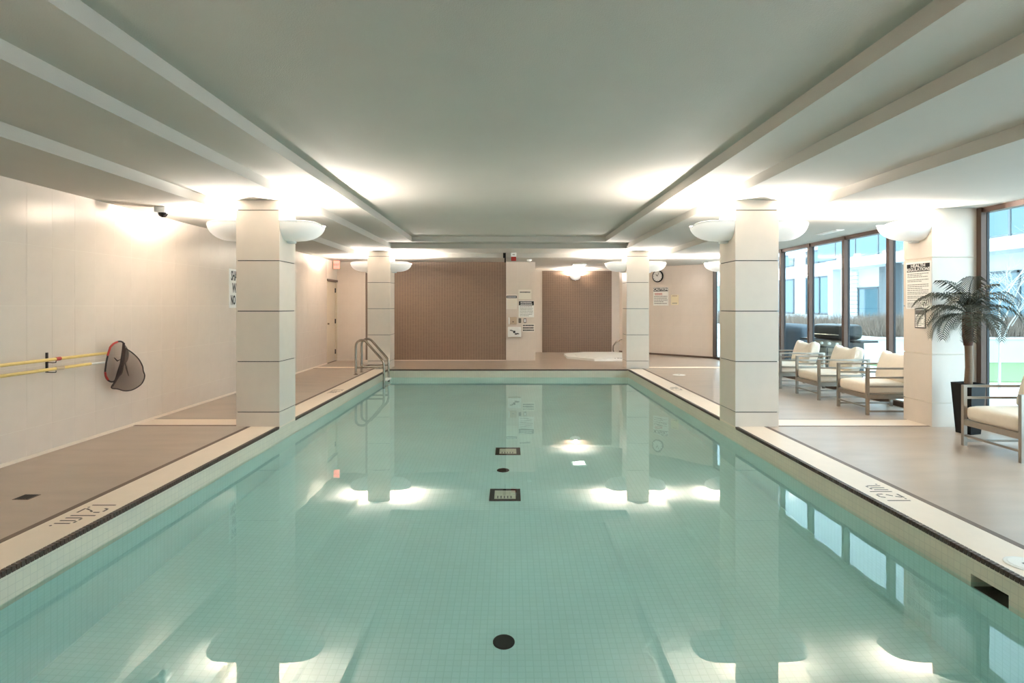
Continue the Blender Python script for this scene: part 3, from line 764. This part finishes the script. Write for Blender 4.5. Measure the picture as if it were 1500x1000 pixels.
# security camera
sc_ = thing('security_camera', 'white dome security camera under the ceiling by the left wall', 'camera', (-4.09, 6.85, Z1))
MB().rbox((.07, .07, .035), .015, 4, c=(0, 0, -.035)).build('mount', M['white'], sc_)
dm = MB(); dm.lathe([(.055 * math.cos(a), -.07 - .055 * math.sin(a)) for a in (R(85), R(65), R(45), R(25), R(0))], 20); dm.smooth = True
dm.build('dome', M['cambody'], sc_, label='dark tinted dome')
# exit sign
ex = thing('exit_sign', 'small lit red exit sign under the ceiling by the door', 'exit sign', (-4.56, 14.95, Z1))
MB().box(.03, .20, -.03, .03, -.22, -.0).build('housing', M['beige'], ex)
MB().box(.05, .195, -.033, -.03, -.205, -.015).build('lit_face', M['exit'], ex)
o = link('lettering', text_mesh('lettering', 'EXIT', .075, M['redink'], .0005), ex, (.122, -.0345, -.11)); o.rotation_euler = (R(90), 0, 0)
# door
dr = struct_root('door_1', 'cream door at the far end of the left wall')
MB().box(XL - .072, XL - .04, 14.56, 15.34, .01, 2.08).build('leaf', M['door'], dr)
MB().box(XL - .075, XL + .004, 14.52, 14.56, 0, 2.13).build('jamb', M['door'], dr); MB().box(XL - .075, XL + .004, 15.34, 15.38, 0, 2.13).build('jamb', M['door'], dr)
MB().box(XL - .075, XL + .02, 14.52, 15.38, 2.08, 2.13).build('head', M['brownline'], dr, label='dark door head')
MB().box(XL - .07, XL + .0, 14.56, 15.34, 0, .012).build('threshold', M['brownline'], dr)
for z in (.25, 1.05, 1.86): MB().tube([(XL - .03, 15.32, z - .06), (XL - .03, 15.32, z + .06)], .02, 8).build('hinge', M['ink'], dr)
MB().tube([(XL - .04, 14.64, 1.0), (XL + .02, 14.64, 1.0)], .022, 10).build('knob', M['steel'], dr)
# clock and notices on the diagonal wall
def diag(px, py, off=.02):
    # ray from the camera onto the angled wall
    n = Vector((math.sin(ang), -math.cos(ang), 0)); p0 = Vector((dx, dy, 0)) + n * off
    d = Vector(((px - 746) / 850, 1, 0)); t = p0.dot(n) / d.dot(n)
    return (d.x * t, t, H + (448 - py) / 850 * t)
ck = thing('wall_clock', 'round wall clock with black rim on the angled wall', 'clock', diag(964, 404.5, .001), ang)
def flatlathe(prof, n=36):
    m_ = MB(); m_.lathe(prof, n); m_.v = [(x, -z, y) for x, y, z in m_.v]; return m_
flatlathe([(.145, 0), (.178, .0), (.182, .03), (.165, .045), (.145, .04)][::1]).build('rim', M['black'], ck)
flatlathe([(.15, .01), (.15, .041)]).build('dial', M['paper'], ck)
for a, L, w in ((R(25), .11, .006), (R(-40), .075, .009)):
    h_ = MB().box(-w, w, -.0445, -.0425, 0, L).build('hand', M['ink'], ck); h_.rotation_euler = (0, a, 0)
tk = MB()
for j in range(12):
    a = j * math.pi / 6; tk.box(.128 * math.sin(a) - .006, .128 * math.sin(a) + .006, -.0435, -.0415, .128 * math.cos(a) - .008, .128 * math.cos(a) + .008)
tk.build('hour_marks', M['ink'], ck)
p = diag(968, 434, .0); kk = p[1] / 850 * 1.02
s = sign('caution_sign', 'white caution sign with black header below the wall clock', 'sign', p, ang, .50, .54)
flat(s, 'header', 'ink', -.24, .24, .15, .255); letters(s, 'CAUTION', .105, 0, .205, 'paper', .004, dep=.0085)
lines(s, 'redink', -.2, .05, .09, .05, 2, .018, 3); lines(s, 'greyink', -.22, .22, 0, -.21, 5, .016, 4)
s = sign('yellow_notice', 'small pale yellow notice to the right of the caution sign', 'sign', diag(988.5, 439, .0), ang, .24, .29, 'yellowpaper')
flat(s, 'header', 'beige', -.08, .08, .1, .13); lines(s, 'greyink', -.08, .08, -.09, -.11, 2, .01, 6)

# ------------------------------------------------------------------ hot tub in the alcove
tub = thing('hot_tub', 'low white octagonal hot tub with flat cover in the alcove behind the far right column', 'hot tub', (2.70, 16.45, 0))
oct_ = [(1.20 * math.cos(R(22.5 + 45 * j)), 1.27 * math.sin(R(22.5 + 45 * j))) for j in range(8)]
inn = [(x * .74, y * .74) for x, y in oct_]
tb = MB(); tb.grid([[(x, y, 0) for x, y in oct_], [(x, y, .06) for x, y in oct_], [(x, y, .06) for x, y in inn], [(x, y, .01) for x, y in inn]], True)
tb.build('surround', M['paper'], tub, label='white octagonal surround')
cv = MB(); cv.prism([(x * .985, y * .985) for x, y in inn], .02, .064); cv.build('cover', M['paper'], tub, label='flat white cover')
mk = MB()
for j, (w, h) in enumerate(((.035, .07), (.06, .12), (.05, .12), (.05, .12), (.05, .12))): mk.box(.10 + j * .075, .10 + j * .075 + w, -1.05, -1.05 + h, .06, .0615)
mk.build('depth_marking', M['ink'], tub)
hr = thing('hot_tub_handrail', 'curved steel handrail beside the hot tub, half hidden by the column', 'handrail', (3.22, 17.85, 0))
MB().tube([(0, 0, 0), (-.03, 0, .1), (-.02, 0, .22), (.06, 0, .33), (.2, 0, .42), (.36, 0, .45), (.48, 0, .38), (.52, 0, .2), (.52, 0, 0)], .022, 10).build('rail', M['steel'], hr)
for x in (0, .52): MB().lathe([(.05, 0), (.05, .01), (.03, .02)], 14, (x, 0, 0)).build('flange', M['steel'], hr)

# ------------------------------------------------------------------ small things on the deck
fd = thing('floor_drain', 'dark square floor drain on the left deck', 'drain', (-3.66, 4.4, 0))
MB().box(-.06, .06, -.06, .06, 0, .003).build('frame', M['brownline'], fd)
for j in range(5): MB().box(-.05 + j * .021, -.037 + j * .021, -.05, .05, .003, .006).build('bar', M['ink'], fd)
for x, y, r, lab in ((2.90, 3.25, .105, 'round white skimmer lid on the right coping near the camera'), (3.57, 12.2, .13, 'small round white cover on the deck by the far right coping')):
    ld = thing('skimmer_lid', lab, 'lid', (x, y, 0))
    MB().lathe([(r, 0), (r, .004), (r * .96, .006)], 28).build('lid', M['plastic'], ld)
    MB().lathe([(r * .82, .006), (r * .8, .008)], 28).build('inner_disc', M['paper'], ld)
    MB().box(-.022, .022, -.01, .01, .008, .009).build('finger_slot', M['ink'], ld)

# ------------------------------------------------------------------ outdoors
ground = struct(MB().box(XR + .15, 60, -20, 80, -.25, -.03).build('floor_patio', M['concrete']), 'pale concrete patio outside the windows')
lw = MB().box(9.0, 14.9, 11.2, 14.9, -.03, .0).build('lawn', M['lawn']); tag(lw, 'strip of green lawn outside the right window', 'lawn'); lw['kind'] = 'stuff'
pl = thing('planter_wall', 'long low white planter wall beyond the patio, filled with dry grasses', 'planter', (9.5, 15, -.03))
MB().box(0, 5.5, 0, .2, 0, .62).box(0, .2, .2, 26, 0, .62).build('front_face', M['facade'], pl)
MB().box(-.03, 5.5, -.03, .25, .62, .66).box(-.03, .25, .25, 26, .62, .66).build('cap', M['concrete'], pl)
MB().box(.2, 5.5, .2, 1.7, 0, .57).box(.2, 1.7, 1.7, 26, 0, .57).build('soil', M['soil'], pl)
rnd = random.Random(11); gm = MB()
for j in range(42000):
    if rnd.random() < .4: x, y = rnd.uniform(9.75, 14.9), rnd.uniform(15.3, 16.6)
    else: x, y = rnd.uniform(9.75, 11.1), rnd.uniform(15.3, 34)
    h_ = rnd.uniform(.35, .66) * (1 + .2 * math.sin(y * 2.1 + x * 1.7))
    a = rnd.uniform(0, 6.28); w = .009; lx, ly = rnd.uniform(-.2, .2), rnd.uniform(-.2, .2)
    i = len(gm.v); gm.v += [(x - w * math.cos(a), y - w * math.sin(a), .545), (x + w * math.cos(a), y + w * math.sin(a), .545), (x + lx, y + ly, .545 + h_)]; gm.f.append((i, i+1, i+2))
g_ = gm.build('dry_grasses', M['hedge']); tag(g_, 'dense dry ornamental grasses growing in the white planter', 'grass'); g_['kind'] = 'stuff'

bld = thing('apartment_building', 'white apartment building with glass balconies across the courtyard', 'building', (15, 0, 0))
MB().box(1.2, 6, 4, 60, -.2, 12).build('wall', M['facade'], bld)
def ext_window(y0, y1, z0, z1, x=1.2, n=2):
    f = MB(); f.box(x - .06, x + .02, y0, y1, z0, z0 + .08).box(x - .06, x + .02, y0, y1, z1 - .08, z1)
    for j in range(n + 1):
        yy = y0 + (y1 - y0) * j / n; f.box(x - .06, x + .02, yy - .05, yy + .05, z0, z1)
    w_ = f.build('window', M['extframe'], bld); MB().box(x - .03, x + .01, y0, y1, z0, z1).build('pane', M['extglass'], w_); return w_
for y0, y1, z0, z1, n in ((33.0, 36.5, 1.0, 3.0, 2), (28.9, 31.6, 1.0, 3.0, 2), (33.0, 36.5, 3.7, 4.4, 2), (28.9, 31.6, 3.7, 4.4, 2), (25.4, 26.9, .9, 2.3, 1),
                          (20.4, 22.4, .9, 3.0, 2), (17.2, 19.6, .9, 2.6, 2), (13.0, 16.0, .9, 2.6, 2), (38, 41, 1, 3, 2), (43, 46, 1, 3, 2)):
    ext_window(y0, y1, z0, z1, 1.2, n)
MB().box(.0, 1.2, 8, 27.5, 3.15, 3.55).build('balcony_slab', M['facade'], bld)
MB().box(.0, 1.2, 8, 27.5, 6.2, 6.6).build('balcony_slab', M['facade'], bld)
yy = 8.1
while yy < 27.3:
    MB().box(.06, .08, yy + .04, yy + 1.5, 3.62, 4.6).build('railing_pane', M['extglass'], bld); MB().box(.04, .1, yy - .03, yy + .03, 3.55, 4.66).build('railing_post', M['facadegrey'], bld); yy += 1.56
MB().box(.03, .11, 8, 27.4, 4.6, 4.66).build('handrail', M['facadegrey'], bld)
for y in (8.5, 12.2, 16.6, 22.9, 27.1): MB().box(.1, .5, y, y + .4, -.2, 3.15).build('pier', M['facadegrey'] if y in (22.9, 16.6) else M['facade'], bld)
MB().box(1.12, 1.22, 23.4, 25.3, 0, 3.15).build('recess_panel', M['facadegrey'], bld)
for j in range(14): MB().box(1.1, 1.2, 26.9, 28.7, .4 + j * .19, .4 + j * .19 + .165).build('siding_board', M['siding'], bld)

def make_grill(loc, rz, label, covered):
    g = thing('barbecue_grill', label, 'grill', loc, rz, 'barbecues on the patio')
    if covered:
        MB().rbox((.62, .32, .5), .12, 8, (.03, .03, .05), (0, 0, .52)).build('cover', M['tarp'], g); 
        MB().box(-.62, .62, -.3, .3, -.0, .08).build('base', M['grill'], g)
    else:
        MB().box(-.4, .4, -.26, .26, .1, .78).build('cabinet', M['grill'], g)
        for s_ in (-.2, .2): MB().box(s_ - .18, s_ + .18, -.272, -.26, .14, .62).build('door', M['chairmetal'], g)
        MB().rbox((.4, .27, .16), .1, 8, c=(0, 0, .95)).build('lid', M['grill'], g)
        MB().tube([(-.3, -.31, .9), (.3, -.31, .9)], .014, 8).build('handle', M['steel'], g)
        MB().lathe([(.03, 0), (.03, .012)], 12, (0, 0, 1.11)).build('thermometer', M['steel'], g)
        MB().box(-.4, .4, -.3, -.26, .66, .78).build('control_panel', M['chairmetal'], g)
        for j in range(4):
            k_ = MB(); k_.tube([(-.27 + j * .18, -.3, .72), (-.27 + j * .18, -.33, .72)], .025, 10); k_.build('knob', M['plastic'], g)
        for s_ in (-1, 1): MB().box(min(s_ * .4, s_ * .72), max(s_ * .4, s_ * .72), -.24, .24, .76, .80).build('side_shelf', M['grill'], g)
        for sx in (-.36, .36):
            for sy in (-.22, .22): MB().box(sx - .03, sx + .03, sy - .03, sy + .03, 0, .1).build('foot', M['grill'], g)
make_grill((6.75, 11.95, -.03), R(-70), 'black barbecue grill with lid outside the window', False)
make_grill((6.75, 13.9, -.03), R(-70), 'covered dark barbecue outside the farther window', True)
# bare shrub
tr = thing('bare_tree', 'thin bare pale branched tree outside the right window', 'tree', (8.7, 10.3, -.03))
tb = MB(); rnd = random.Random(4)
def branch(p, d, L, r, lev):
    q = p + d * L; mid = p + d * L * .5 + Vector((rnd.uniform(-.05, .05), rnd.uniform(-.05, .05), 0)) * L
    tb.tube([p, mid, q], [r, r * .8, r * .6], 5)
    if lev == 0: return
    for _ in range(4 if lev > 1 else 3):
        nd = (d + Vector((rnd.uniform(-.9, .9), rnd.uniform(-.9, .9), rnd.uniform(-.3, .4)))).normalized()
        branch(p.lerp(q, rnd.uniform(.45, 1)), nd, L * rnd.uniform(.5, .75), r * .55, lev - 1)
branch(Vector((0, 0, 0)), Vector((0, 0, 1)), 1.6, .024, 4)
tb.build('branches', M['bark'], tr)
